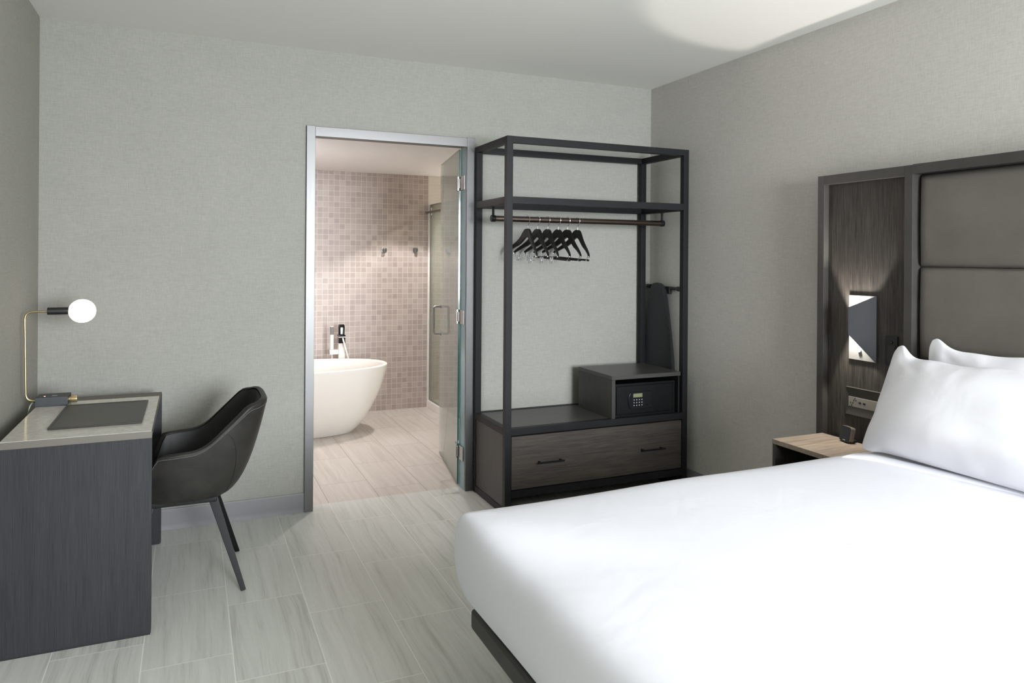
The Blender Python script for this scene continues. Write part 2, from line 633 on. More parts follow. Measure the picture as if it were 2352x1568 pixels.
# ================================================================== THE ROOM
struct(MB().box(XL - 0.2, 0.2, YR - 0.2, 0.085, -0.1, 0).build('floor', MT['floor'], smooth=0),
       'grey plank tile floor of the bedroom', 'floor')
struct(MB().box(XL - 0.2, 1.0, 0.085, YB + 0.2, -0.1, 0).build('floor_bathroom', MT['bath_floor'], smooth=0),
       'warm beige plank tile floor beyond the glass door', 'floor')
struct(MB().box(XL - 0.2, 0.2, YR - 0.2, 0.0, H, H + 0.1).build('ceiling', MT['ceiling'], smooth=0),
       'white bedroom ceiling with a warm patch of light', 'ceiling')
struct(MB().box(XL - 0.2, 1.0, WT, YB + 0.2, HB, HB + 0.1).build('ceiling_bathroom', MT['bath_paint'], smooth=0),
       'low pinkish white bathroom ceiling', 'ceiling')
wb = MB()
wb.box(XL - 0.2, DX0 + 0.03, 0, WT, 0, H).box(DX1 - 0.03, 0.2, 0, WT, 0, H).box(DX0 + 0.03, DX1 - 0.03, 0, WT, DH - 0.03, H)
struct(wb.build('wall_back', MT['paper_back_dim'], smooth=0), 'woven grey papered wall with the bathroom doorway', 'wall')
struct(MB().box(0, 0.12, YR, 0.0, 0, H).build('wall_right', MT['paper_side_lit'], smooth=0), 'woven grey papered wall behind the bed', 'wall')
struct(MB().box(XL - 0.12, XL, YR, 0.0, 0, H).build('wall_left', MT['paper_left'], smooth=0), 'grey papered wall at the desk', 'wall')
# rear wall with the window opening that lets the daylight in
WX0, WX1, WZ0, WZ1 = -2.05, -0.05, 0.55, 2.52
rw = MB()
rw.box(XL, WX0, YR - 0.12, YR, 0, H).box(WX1, 0.0, YR - 0.12, YR, 0, H)
rw.box(WX0, WX1, YR - 0.12, YR, 0, WZ0).box(WX0, WX1, YR - 0.12, YR, WZ1, H)
struct(rw.build('wall_rear', MT['paper_back_dim'], smooth=0), 'papered wall behind the viewer with the window', 'wall')
wf = MB()
for a, b in ((WX0, WX0 + .05), (WX1 - .05, WX1), (-1.075, -1.025)):
    wf.box(a, b, YR - 0.09, YR - 0.03, WZ0, WZ1)
for a, b in ((WZ0, WZ0 + .05), (WZ1 - .05, WZ1)):
    wf.box(WX0, WX1, YR - 0.09, YR - 0.03, a, b)
struct(wf.build('window_1', MT['window_frame'], smooth=0), 'window in the wall behind the viewer', 'window')

# bathroom shell
SX = -0.84
struct(MB().box(XL - 0.2, SX, YB, YB + 0.1, 0, HB).build('wall_bathroom_back', MT['mosaic'], smooth=0), 'pinkish beige mosaic tiled wall behind the bathtub', 'wall')
struct(MB().box(SX, 1.0, YB + 0.004, YB + 0.1, 0, HB).build('wall_shower_back', MT['shower_tile'], smooth=0), 'white ribbed tile wall inside the shower', 'wall')
struct(MB().box(0.35, 0.45, WT, YB, 0, HB).build('wall_shower_right', MT['shower_tile'], smooth=0), 'white ribbed tile wall at the end of the shower', 'wall')
struct(MB().box(XL - 0.1, XL, WT, YB, 0, HB).build('wall_bathroom_left', MT['mosaic'], smooth=0), 'tiled end wall of the bathroom', 'wall')
struct(MB().box(SX - 0.004, SX + 0.012, YB - 0.012, YB + 0.002, 0, 1.98).build('trim_1', MT['white_trim'], smooth=0), 'thin white strip where mosaic meets shower glass', 'trim')


# baseboards: flat vinyl with a flared toe
def baseboard(name, along, a, b, at, sgn):
    prof = [(0, 0), (0.016, 0), (0.013, 0.012), (0.010, 0.03), (0.010, 0.100), (0.006, 0.108), (0, 0.108)]
    if along == 'x':
        f0 = lambda d, z: Vector((a, at + sgn * d, z))
        f1 = lambda d, z: Vector((b, at + sgn * d, z))
    else:
        f0 = lambda d, z: Vector((at + sgn * d, a, z))
        f1 = lambda d, z: Vector((at + sgn * d, b, z))
    return struct(MB().prism(prof, f0, f1).build(name, MT['base'], smooth=50), 'grey baseboard along the ' + name.split('_')[1] + ' wall', 'baseboard')


baseboard('baseboard_back', 'x', XL, DX0, 0.0, -1)
baseboard('baseboard_corner', 'x', DX1, 0.0, 0.0, -1)
baseboard('baseboard_left', 'y', YR, -0.016, XL, 1)
baseboard('baseboard_right', 'y', YR, -0.016, 0.0, -1)

# ------------------------------------------------------------------ bathroom doorway
door = thing('door_1', (-1.39, 0.0, 0.0), 'open frameless glass bathroom door in a brushed steel frame', 'door')
struct(door)
JW = 0.049
for x0, x1, inner in ((DX0, DX0 + JW, 1), (DX1 - JW, DX1, -1)):
    j = MB().box(x0, x1, -0.02, 0.0, 0, DH, 0.0015)
    j.build('jamb_face', MT['steel'], door)
    xi = x1 if inner == 1 else x0
    MB().box(min(xi, xi - inner * 0.012), max(xi, xi - inner * 0.012), 0.0, WT, 0, DH - 0.045, 0.0008).build('jamb_reveal', MT['jamb_sheen'], door)
MB().box(DX0 + JW, DX1 - JW, -0.02, 0.0, DH - 0.058, DH - 0.003, 0.0015).build('header', MT['steel_x'], door)
MB().box(DX0 + JW, DX1 - JW, 0.0, WT, DH - 0.052, DH - 0.042).build('header_reveal', MT['steel_x'], door)
hx, hy = -1.397, 0.105
dd = Vector((0.141, 0.806, 0)).normalized()
dn = Vector((dd.y, -dd.x, 0))


def dp(s, n, z):
    q = Vector((hx, hy, 0)) + dd * s + dn * n
    return Vector((q.x, q.y, z))


lf = MB()
bm_ = bmesh.new()
cs = [bm_.verts.new(dp(s, n, z)) for z in (0.012, 2.165) for s, n in ((0.0, 0), (0.815, 0), (0.815, 0.011), (0.0, 0.011))]
for idx in ((0, 1, 2, 3), (4, 5, 6, 7), (0, 1, 5, 4), (1, 2, 6, 5), (2, 3, 7, 6), (3, 0, 4, 7)):
    fc = bm_.faces.new([cs[i] for i in idx])
    fc.material_index = 1 if idx in ((0, 1, 2, 3), (4, 5, 6, 7), (3, 0, 4, 7)) else 0
bmesh.ops.recalc_face_normals(bm_, faces=bm_.faces[:])
lf.add(bm_)
leaf = lf.build('glass_leaf', [MT['glass_door'], MT['glass_edge']], door, smooth=0)
for sg, nn in ((-1, -0.055), (1, 0.066)):
    ph = MB()
    n0 = -0.001 if sg < 0 else 0.012
    ph.tube(fillet([dp(0.745, n0, 1.105), dp(0.745, nn, 1.105), dp(0.745, nn, 0.905), dp(0.745, n0, 0.905)], 0.012, 5), 0.0085, 12)
    for z in (1.105, 0.905):
        ph.cyl(dp(0.745, n0, z), dp(0.745, n0 + sg * 0.006, z), 0.013)
    ph.build('pull_handle', MT['nickel'], leaf)
for z in (1.945, 1.09, 0.225):
    h = MB()
    # plates clamped on the glass and a plate on the reveal
    for n0, n1 in ((-0.008, -0.001), (0.012, 0.019)):
        h.prism([(0.0, -0.045), (0.055, -0.045), (0.055, 0.045), (0.0, 0.045)], lambda s, q: dp(s, n0, z + q), lambda s, q: dp(s, n1, z + q), 0.001)
    h.box(-1.3935, -1.3865, 0.012, 0.085, z - 0.045, z + 0.045, 0.001)
    h.cyl((-1.396, 0.097, z - 0.03), (-1.396, 0.097, z + 0.03), 0.007)
    h.build('hinge', MT['nickel'], leaf)

# ================================================================== BATHROOM THINGS
# freestanding oval tub
TC = Vector((-2.235, 1.86, 0))


def oval(a, b, z, n=72, p=2.25):
    out = []
    for i in range(n):
        t = 2 * math.pi * i / n
        c, s = math.cos(t), math.sin(t)
        out.append((TC.x + a * math.copysign(abs(c) ** (2 / p), c), TC.y + b * math.copysign(abs(s) ** (2 / p), s), z))
    return out


tub = thing('bathtub', (TC.x, TC.y, 0), 'white oval freestanding bathtub in the bathroom', 'bathtub')
prof = [(0.508, 0.165, 0.0), (0.515, 0.170, 0.003), (0.575, 0.206, 0.056), (0.632, 0.242, 0.128), (0.680, 0.278, 0.208), (0.716, 0.308, 0.280),
        (0.752, 0.340, 0.360), (0.780, 0.366, 0.440), (0.798, 0.384, 0.510), (0.806, 0.394, 0.550), (0.808, 0.397, 0.562), (0.804, 0.394, 0.568),
        (0.790, 0.381, 0.5695), (0.778, 0.370, 0.566), (0.770, 0.363, 0.555), (0.755, 0.350, 0.50), (0.72, 0.32, 0.38), (0.66, 0.275, 0.24), (0.55, 0.205, 0.15), (0.30, 0.10, 0.125)]
MB().rings([oval(*q) for q in prof]).build('shell', MT['tub'], tub, smooth=60)
MB().cyl((TC.x, TC.y, 0.1255), (TC.x, TC.y, 0.130), 0.03).build('drain', MT['chrome'], tub)

# floor standing filler
FX, FY = -1.722, 2.34
fil = thing('bath_filler', (FX, FY, 0), 'white and chrome floor standing bath tap behind the tub', 'tap')
MB().box(FX - 0.028, FX + 0.028, FY - 0.028, FY + 0.028, 0, 0.690, 0.002).build('column', MT['white_trim'], fil)
MB().box(FX - 0.06, FX + 0.06, FY - 0.06, FY + 0.06, 0, 0.008, 0.002).build('floor_plate', MT['chrome'], fil)
MB().box(FX - 0.029, FX + 0.029, FY - 0.045, FY + 0.029, 0.6905, 0.742, 0.003).build('spout', MT['black_gloss'], fil)
MB().box(FX - 0.031, FX + 0.031, FY - 0.047, FY + 0.030, 0.7425, 0.750, 0.002).build('spout_ring', MT['white_trim'], fil)
lev = MB().box(FX - 0.033, FX + 0.031, FY - 0.048, FY + 0.034, 0.7505, 0.766, 0.003)
lev.prism([(-0.026, 0.766), (0.026, 0.766), (0.028, 0.838), (0.022, 0.858), (-0.022, 0.858), (-0.027, 0.838)],
          lambda u, z: Vector((FX + u, FY - 0.020, z)), lambda u, z: Vector((FX + u, FY + 0.012, z)), 0.003)
lev = lev.build('lever', MT['black_gloss'], fil)
MB().box(FX - 0.012, FX + 0.014, FY - 0.026, FY - 0.0185, 0.768, 0.832, 0.003).build('lever_inset', MT['nickel'], lev)
MB().box(FX - 0.105, FX - 0.028, FY - 0.022, FY + 0.022, 0.59, 0.632, 0.002).build('holder', MT['white_trim'], fil)
hs = MB().box(FX - 0.098, FX - 0.070, FY - 0.012, FY + 0.012, 0.634, 0.842, 0.003).build('hand_shower', MT['white_trim'], fil)
hf = MB().box(FX - 0.099, FX - 0.069, FY - 0.014, FY + 0.013, 0.768, 0.838, 0.002)
hf.build('spray_face', MT['spray_grey'], hs)
MB().tube(bez((FX + 0.006, FY - 0.048, 0.735), (FX + 0.008, FY - 0.085, 0.70), (FX + 0.03, FY - 0.09, 0.62), (FX + 0.062, FY - 0.085, 0.50), 14)
          + bez((FX + 0.062, FY - 0.085, 0.50), (FX + 0.07, FY - 0.08, 0.25), (FX - 0.08, FY - 0.06, 0.2), (FX - 0.084, FY, 0.59), 14)[1:], 0.0065, 10).build('hose', MT['white_trim'], fil)


def robe_hook(x, z, label):
    t = thing('robe_hook', (x, YB, z), label, 'hook', 'robe hooks on the mosaic wall')
    MB().box(x - 0.022, x + 0.022, YB - 0.010, YB, z - 0.022, z + 0.022, 0.002).build('wall_plate', MT['chrome'], t)
    b = MB().cyl((x, YB - 0.009, z), (x, YB - 0.045, z), 0.008)
    b.box(x - 0.015, x + 0.015, YB - 0.055, YB - 0.043, z - 0.015, z + 0.015, 0.002)
    b.build('peg', MT['nickel'], t)


robe_hook(-1.279, 1.537, 'square chrome robe hook on the mosaic wall, nearer the bathtub')
robe_hook(-0.972, 1.539, 'square chrome robe hook on the mosaic wall, nearer the shower glass')

sg = thing('shower_screen', (SX + 0.01, 2.0, 0.0), 'greenish glass shower screen on a low white curb beyond the door', 'shower screen')
MB().box(SX, SX + 0.08, 0.95, YB - 0.012, 0.0, 0.068, 0.003).build('curb', MT['white_trim'], sg)
pn = MB().box(SX + 0.014, SX + 0.024, 0.97, YB - 0.02, 0.069, 1.982)
pn.build('glass_panel', MT['glass_shower'], sg, smooth=0)
for y0, y1, z0, z1 in ((YB - 0.020, YB - 0.014, 0.069, 1.982), (0.964, 0.970, 0.069, 1.982), (0.97, YB - 0.02, 1.982, 1.986), (0.97, YB - 0.02, 0.0685, 0.076)):
    MB().box(SX + 0.013, SX + 0.025, y0, y1, z0, z1).build('edge_strip', MT['nickel'], sg, smooth=0)
rl = MB().cyl((SX - 0.02, 0.98, 1.907), (SX - 0.02, YB - 0.001, 1.907), 0.011)
for y in (2.40, 1.70):
    rl.cyl((SX - 0.03, y, 1.907), (SX + 0.012, y, 1.907), 0.017).cyl((SX - 0.02, y, 1.875), (SX - 0.02, y, 1.945), 0.007)
rl.build('slide_rail', MT['nickel'], sg)

# ================================================================== WARDROBE
WX_0, WX_1, WY_0, WY_1 = -1.337, -0.077, -0.024, -0.536      # left, right, back, front
P = 0.038
wd = thing('open_wardrobe', ((WX_0 + WX_1) / 2, -0.28, 0), 'black steel open frame wardrobe with a wood drawer, beside the doorway', 'wardrobe')
BV = 0.0012
for x0 in (WX_0, WX_1 - P):
    for y0 in (WY_1, WY_0 - P):
        MB().box(x0, x0 + P, y0, y0 + P, 0, 2.164, BV).build('post', MT['black_metal'], wd)


def rail(axis, a, b, c0, z0, z1, name='rail'):
    m = MB()
    if axis == 'x':
        m.box(a, b, c0, c0 + P, z0, z1, BV)
    else:
        m.box(c0, c0 + P, a, b, z0, z1, BV)
    return m.build(name, MT['black_metal'], wd)


for z0, z1 in ((2.126, 2.164), (1.780, 1.820), (0.457, 0.497)):
    rail('x', WX_0 + P, WX_1 - P, WY_1, z0, z1)
    rail('x', WX_0 + P, WX_1 - P, WY_0 - P, z0, z1)
    rail('y', WY_1 + P, WY_0 - P, WX_0, z0, z1)
    rail('y', WY_1 + P, WY_0 - P, WX_1 - P, z0, z1)
rail('x', WX_0 + P, WX_1 - P, WY_1, 0.100, 0.142)
rail('x', WX_0 + P, WX_1 - P, WY_0 - P, 0.100, 0.142)
rail('y', WY_1 + P, WY_0 - P, WX_0, 0.004, 0.042)
rail('y', WY_1 + P, WY_0 - P, WX_1 - P, 0.004, 0.042)
# cross slats under the shelf level that carry the rod
for x in (WX_0 + 0.002, WX_1 - 0.05):
    MB().box(x + 0.0, x + 0.048, WY_1 + P, WY_0 - P, 1.777, 1.7815, 0.001).build('rod_plate', MT['black_metal'], wd)
# hanging rod
rod = MB().cyl((WX_0 + 0.020, -0.28, 1.706), (WX_1 - 0.010, -0.28, 1.706), 0.0175, n=28).build('hanging_rod', MT['bronze'], wd)
for x in (WX_0 + 0.022, WX_1 - 0.022):
    b = MB().cyl((x, -0.28, 1.72), (x, -0.28, 1.778), 0.0075)
    b.cyl((x - 0.013, -0.28, 1.706), (x + 0.013, -0.28, 1.706), 0.0205, bev=0.002)
    b.cyl((x, -0.28, 1.774), (x, -0.28, 1.7785), 0.014)
    b.build('rod_bracket', MT['black_metal'], rod)
# bench
MB().box(WX_0 + P, WX_1 - P, WY_1 + P, WY_0 - P, 0.470, 0.4955, 0.001).build('bench_top', MT['veneer_top'], wd)
MB().box(WX_0 + 0.006, WX_0 + 0.026, WY_1 + P, WY_0 - P, 0.042, 0.457).build('side_panel', MT['veneer_v'], wd)
MB().box(WX_1 - 0.026, WX_1 - 0.006, WY_1 + P, WY_0 - P, 0.042, 0.457).build('side_panel', MT['veneer_v'], wd)
MB().box(WX_0 + P, WX_1 - P, WY_0 - 0.02, WY_0 - 0.008, 0.142, 0.457).build('back_panel', MT['veneer_v'], wd)
MB().box(WX_0 + P, WX_1 - P, WY_1 + P, WY_0 - P, 0.120, 0.138).build('bottom_panel', MT['veneer_v'], wd)
dr = MB().box(WX_0 + P + 0.004, WX_1 - P - 0.004, WY_1 + 0.004, WY_1 + 0.024, 0.147, 0.449, 0.001).build('drawer', MT['veneer_x'], wd)
for xa, xb in ((-1.138, -0.969), (-0.433, -0.262)):
    hd = MB().box(xa, xb, WY_1 - 0.031, WY_1 - 0.021, 0.286, 0.295, 0.001)
    for x in (xa + 0.010, xb - 0.022):
        hd.box(x, x + 0.011, WY_1 - 0.022, WY_1 + 0.004, 0.285, 0.296, 0.001)
    hd.build('handle', MT['leg_black'], dr)
# safe cubby on the bench
CX0, CX1 = -0.632, -0.127
CYB, CYF = -0.115, -0.531
cub = MB().box(CX0, CX1, CYF, CYB, 0.732, 0.757, 0.001)
cub = cub.build('cubby_top', MT['veneer_top'], wd)
MB().box(CX0, CX0 + 0.024, CYF, CYB, 0.496, 0.7315, 0.0008).build('cubby_side', MT['veneer_v'], wd)
MB().box(CX1 - 0.012, CX1, CYF + 0.01, CYB, 0.496, 0.7315).build('cubby_side', MT['black_metal'], wd)
MB().box(CX0 + 0.024, CX1 - 0.012, CYB - 0.012, CYB, 0.496, 0.7315).build('cubby_back', MT['black_metal'], wd)

# safe in the cubby
SX0, SX1, SYF, SYB, SZ0, SZ1 = -0.603, -0.158, -0.515, -0.16, 0.4978, 0.702
sf = thing('safe', ((SX0 + SX1) / 2, -0.35, SZ0), 'black electronic hotel safe inside the wardrobe cubby', 'safe')
MB().box(SX0, SX1, SYF + 0.008, SYB, SZ0, SZ1, 0.003).build('case', MT['safe'], sf)
fr = MB()
fw = 0.014
fr.box(SX0, SX1, SYF, SYF + 0.009, SZ1 - fw, SZ1, 0.002).box(SX0, SX1, SYF, SYF + 0.009, SZ0, SZ0 + fw, 0.002)
fr.box(SX0, SX0 + fw, SYF, SYF + 0.009, SZ0 + fw, SZ1 - fw, 0.002).box(SX1 - fw, SX1, SYF, SYF + 0.009, SZ0 + fw, SZ1 - fw, 0.002)
fr.build('rim', MT['safe'], sf)
sd = MB().box(SX0 + 0.017, SX1 - 0.017, SYF - 0.001, SYF + 0.007, SZ0 + 0.017, SZ1 - 0.017, 0.002).build('door', MT['safe'], sf)
# keypad panel with a rounded left end
kx0, kx1, kz0, kz1 = -0.510, -0.342, 0.546, 0.648
ol = [(kx1, kz0), (kx1, kz1)] + [(kx0 + 0.026 * (1 - math.cos(math.asin(0.98 * (i / 8 - 1)))), kz1 - (kz1 - kz0) * i / 16) for i in range(17)]
kp = MB().prism(ol, lambda u, z: Vector((u, SYF - 0.011, z)), lambda u, z: Vector((u, SYF - 0.0005, z)), 0.002).build('keypad', MT['safe_pad'], sd)
MB().box(-0.476, -0.410, SYF - 0.0118, SYF - 0.0105, 0.616, 0.639, 0.0003).build('display', MT['lcd'], kp)
for i in range(4):
    for j in range(3):
        x, z = -0.471 + i * 0.019, 0.601 - j * 0.017
        MB().cyl((x, SYF - 0.0135, z), (x, SYF - 0.0105, z), 0.0031, n=14).build('key', MT['key'], kp)
MB().cyl((-0.376, SYF - 0.013, 0.566), (-0.376, SYF - 0.0105, 0.566), 0.005).build('key_hole', MT['black_gloss'], kp)


# ------------------------------------------------------------------ hangers
def hanger_wood():
    top = [(0.0, 0.0), (0.018, -0.001), (0.034, -0.010), (0.052, -0.030), (0.072, -0.056), (0.100, -0.080), (0.135, -0.102), (0.168, -0.122), (0.193, -0.139), (0.205, -0.152)]
    bot = [(0.201, -0.160), (0.186, -0.152), (0.158, -0.138), (0.125, -0.122), (0.090, -0.108), (0.060, -0.089), (0.034, -0.066), (0.016, -0.054), (0.0, -0.050)]
    b = bmesh.new()

    def bow(y):
        return -0.046 * (abs(y) / 0.205) ** 1.6
    # strips across the thickness, arms bowed forward like shoulders
    n = 12
    cols = []
    for i in range(-n, n + 1):
        s = abs(i) / n
        sg_ = -1 if i < 0 else 1

        def at(poly, s):
            k = s * (len(poly) - 1)
            a = min(int(k), len(poly) - 2)
            f = k - a
            return (poly[a][0] * (1 - f) + poly[a + 1][0] * f, poly[a][1] * (1 - f) + poly[a + 1][1] * f)
        ty, tz = at(top, s)
        by, bz = at(bot[::-1], s)
        th = 0.0085 * (1 - 0.35 * s)
        cols.append([b.verts.new((bow(q) + dx * th, sg_ * q, z)) for q, z, dx in ((ty, tz, -1), (ty, tz, 1), (by, bz, 1), (by, bz, -1))])
    for A, B in zip(cols, cols[1:]):
        for j in range(4):
            b.faces.new((A[j], A[(j + 1) % 4], B[(j + 1) % 4], B[j]))
    b.faces.new(cols[0][::-1])
    b.faces.new(cols[-1])
    bmesh.ops.recalc_face_normals(b, faces=b.faces[:])
    bmesh.ops.bevel(b, geom=[e for e in b.edges if len(e.link_faces) == 2 and e.calc_face_angle(0) > 0.6], offset=0.0025, segments=2, affect='EDGES', profile=0.5)
    return MB().add(b)


def hanger_hook():
    c = Vector((0, 0, 0.056))          # centre of the rod above the neck
    r = 0.0225
    pts = [(0, 0, -0.004), (0, 0, 0.018), (0, -0.006, 0.027), (0, -0.016, 0.038)]
    for i in range(0, 15):
        a = R(-30) + R(205) * i / 14
        pts.append((0, c.y - r * math.cos(a), c.z + r * math.sin(a)))
    return MB().tube(pts, 0.0020, 8)


def clip_mesh(y):
    m = MB()
    m.prism([(-0.007, 0.012), (0.007, 0.012), (0.010, -0.026), (-0.010, -0.026)], lambda u, z: Vector((-0.046 - 0.004 - abs(z - -0.01) * 0.12, y + u, -0.180 + z)), lambda u, z: Vector((-0.046 - 0.002 - abs(z + 0.01) * 0.12, y + u, -0.180 + z)))
    m.prism([(-0.007, 0.012), (0.007, 0.012), (0.010, -0.026), (-0.010, -0.026)], lambda u, z: Vector((-0.046 + 0.002 + abs(z - -0.01) * 0.30 * (1 if z > 0 else .4), y + u, -0.180 + z)), lambda u, z: Vector((-0.046 + 0.004 + abs(z + 0.01) * 0.30 * (1 if z > 0 else .4), y + u, -0.180 + z)))
    m.cyl((-0.046, y - 0.009, -0.186), (-0.046, y + 0.009, -0.186), 0.0045, n=12)
    return m


def make_hanger(kind, loc, label):
    t = thing('clothes_hanger', (0, 0, 0), label, 'hanger', 'hangers on the wardrobe rod')
    hanger_wood().build('arms', MT['black_wood'], t)
    hanger_hook().build('hook', MT['chrome'], t)
    for sg_ in (-1, 1):
        MB().box(-0.052, -0.040, sg_ * 0.200 - 0.004, sg_ * 0.200 + 0.004, -0.165, -0.157, 0.001).build('end_cap', MT['chrome'], t)
    if kind == 'clip':
        MB().tube(fillet([(-0.040, -0.192, -0.150), (-0.046, -0.190, -0.186), (-0.046, 0.190, -0.186), (-0.040, 0.192, -0.150)], 0.012, 5), 0.0012, 6).build('wire', MT['chrome'], t)
        for y in (-0.125, 0.150):
            clip_mesh(y).build('clip', MT['clip_steel'], t)
    else:
        MB().cyl((-0.044, -0.198, -0.182), (-0.044, 0.198, -0.182), 0.0062, n=14, bev=0.002).build('trouser_bar', MT['black_wood'], t)
        for sg_ in (-1, 1):
            e = MB().cyl((-0.044, sg_ * 0.176, -0.182), (-0.044, sg_ * 0.184, -0.182), 0.0070, n=14)
            e.tube([(-0.040, sg_ * 0.180, -0.150), (-0.042, sg_ * 0.181, -0.168), (-0.044, sg_ * 0.180, -0.178)], 0.0016, 6)
            e.build('bar_ring', MT['chrome'], t)
    t.location = loc
    return t


def copy_thing(o, loc, rz, label):
    c = o.copy()
    COL.objects.link(c)
    c.location = loc
    c.rotation_euler = (ROLL, 0, rz)
    c['label'] = label
    for ch in o.children:
        k = ch.copy()
        COL.objects.link(k)
        k.parent = c
    return c


hl = ['black wooden hanger with metal clips, first from the doorway', 'black wooden hanger with metal clips, second from the doorway',
      'black wooden hanger with metal clips, third from the doorway', 'black wooden hanger with a trouser bar, fourth from the doorway',
      'black wooden hanger with a trouser bar, fifth from the doorway', 'black wooden hanger with a trouser bar, last one towards the corner']
hxs = [-1.084, -1.016, -0.947, -0.874, -0.808, -0.737]
hrot = [R(4), R(6), R(5), R(7), R(9), R(5)]
ROLL = R(3)
HY = -0.28 + 0.056 * math.sin(ROLL)
proto_clip = make_hanger('clip', (hxs[0], HY, 1.650), hl[0])
proto_clip.rotation_euler = (ROLL, 0, hrot[0])
proto_bar = make_hanger('bar', (hxs[3], HY, 1.650), hl[3])
proto_bar.rotation_euler = (ROLL, 0, hrot[3])
for i in (1, 2):
    copy_thing(proto_clip, (hxs[i], HY, 1.650), hrot[i], hl[i])
for i in (4, 5):
    copy_thing(proto_bar, (hxs[i], HY, 1.650), hrot[i], hl[i])

# ------------------------------------------------------------------ ironing board on the wall, nose up
ib = thing('ironing_board', (-0.04, -0.19, 0.20), 'charcoal covered ironing board standing nose up behind the wardrobe corner', 'ironing board')
ol = []
yc = -0.172
halfw = [(1.308, 0.0), (1.303, 0.035), (1.290, 0.060), (1.262, 0.079), (1.20, 0.096), (1.10, 0.116), (1.0, 0.133), (0.90, 0.149), (0.80, 0.162), (0.70, 0.169), (0.50, 0.175), (0.30, 0.175), (0.235, 0.160), (0.20, 0.120)]
ol = [(yc - w * 1.06, z) for z, w in halfw] + [(yc + w * 0.90, z) for z, w in halfw[::-1][:-1]]


def ibf(d):
    return lambda y, z: Vector((-0.062 + d + (1.308 - z) * 0.012 + 0.006, y, z))


MB().prism(ol, ibf(-0.016), ibf(0.016), 0.006).build('cover', MT['board_cloth'], ib)
t = MB().cyl((-0.028, -0.020, 1.278), (-0.028, -0.400, 1.272), 0.0105, n=16)
t.build('foot_tube', MT['black_plastic'], ib)
MB().cyl((-0.028, -0.018, 1.279), (-0.028, -0.062, 1.278), 0.0155, n=18, bev=0.003).build('rubber_cap', MT['black_plastic'], ib)
MB().cyl((-0.028, -0.360, 1.273), (-0.028, -0.405, 1.272), 0.0155, n=18, bev=0.003).build('rubber_cap', MT['black_plastic'], ib)
for y in (-0.13, -0.20):
    MB().tube([(-0.026, y, 1.27), (-0.022, y - 0.005, 0.9), (-0.018, y - 0.01, 0.32)], 0.008, 10).build('folded_leg', MT['black_plastic'], ib)
MB().box(-0.040, -0.018, -0.285, -0.245, 1.235, 1.285, 0.004).build('leg_joint', MT['black_plastic'], ib)
MB().prism([(-0.30, 0.0), (-0.08, 0.0), (-0.08, 0.2), (-0.30, 0.2)], lambda y, z: Vector((-0.05, y, z)), lambda y, z: Vector((-0.03, y, z))).build('stand_foot', MT['black_plastic'], ib)

# ================================================================== DESK
DXL, DXR = -3.604, -3.107
DYF, DYB = -1.183, -0.172
dk = thing('desk', (-3.36, -0.68, 0), 'dark wood veneer desk with a polished stone top against the left wall', 'desk')
MB().box(DXL, DXR, DYF, DYF + 0.04, 0.006, 0.7625, 0.0012).build('end_panel', MT['desk_veneer'], dk)
MB().box(DXL, DXR + 0.002, DYB - 0.04, DYB, 0.006, 0.7625, 0.0012).build('end_panel', MT['desk_veneer'], dk)
MB().box(DXL, DXR + 0.001, -0.445, DYB, 0.763, 0.7685, 0.001).build('rear_ledge', MT['stone_edge'], dk)
MB().box(DXL + 0.03, DXL + 0.05, DYF + 0.04, DYB - 0.04, 0.35, 0.75).build('modesty_panel', MT['desk_veneer'], dk)
MB().box(DXL, DXR - 0.012, DYF + 0.04, -0.21, 0.70, 0.7625).build('under_frame', MT['desk_veneer'], dk)
tp = MB().box(DXL, DXR, DYF - 0.004, -0.410, 0.763, 0.7895, 0.0012).build('top_edge', MT['stone_edge'], dk)
MB().box(DXL + 0.002, DXR - 0.002, DYF - 0.002, -0.412, 0.7888, 0.7905, 0.0005).build('stone_top', MT['stone'], dk)
for y in (DYF + 0.001, DYB - 0.039):
    MB().box(DXL + 0.002, DXR - 0.002, y, y + 0.038, 0, 0.0062).build('plinth_strip', MT['black_plastic'], dk)

# desk pad
dpad = MB().box(-3.478, -3.150, -1.030, -0.548, 0.7908, 0.7975, 0.002)
for x0, x1, y0, y1 in ((-3.478, -3.150, -1.030, -1.020), (-3.478, -3.150, -0.558, -0.548), (-3.478, -3.468, -1.02, -0.558), (-3.160, -3.150, -1.02, -0.558)):
    dpad.box(x0, x1, y0, y1, 0.7970, 0.7990, 0.001)
tag(dpad.build('desk_pad', MT['pad']), 'dark grey leather writing pad on the stone desk top', 'desk pad')

# ------------------------------------------------------------------ desk lamp
lp = thing('desk_lamp', (-3.54, -0.47, 0.7905), 'brass desk lamp with a glowing opal globe and dark box base', 'lamp')
LZ = 0.7907
MB().box(-3.605, -3.479, -0.511, -0.400, LZ, 0.831, 0.0015).build('base', MT['lamp_box'], lp)
kb = MB().cyl((-3.4785, -0.47, 0.812), (-3.470, -0.47, 0.812), 0.010).cyl((-3.471, -0.47, 0.812), (-3.446, -0.47, 0.812), 0.0165, n=32, bev=0.0015)
kb.build('knob', MT['brass'], lp)
MB().cyl((-3.573, -0.475, 0.8308), (-3.573, -0.475, 0.8322), 0.0035, n=14).build('indicator', MT['led'], lp)
MB().box(-3.545, -3.525, -0.470, -0.464, 0.8309, 0.8313).build('printed_mark', MT['white_print'], lp)
st = fillet([(-3.600, -0.47, 0.812), (-3.645, -0.47, 0.812), (-3.652, -0.47, 1.212), (-3.560, -0.47, 1.2145)], 0.034, 9)
MB().tube(st, 0.0046, 14).build('stem', MT['brass'], lp)
MB().cyl((-3.565, -0.47, 1.2145), (-3.478, -0.47, 1.2145), 0.0165, n=32, bev=0.001).build('socket', MT['black_plastic'], lp)
gb = []
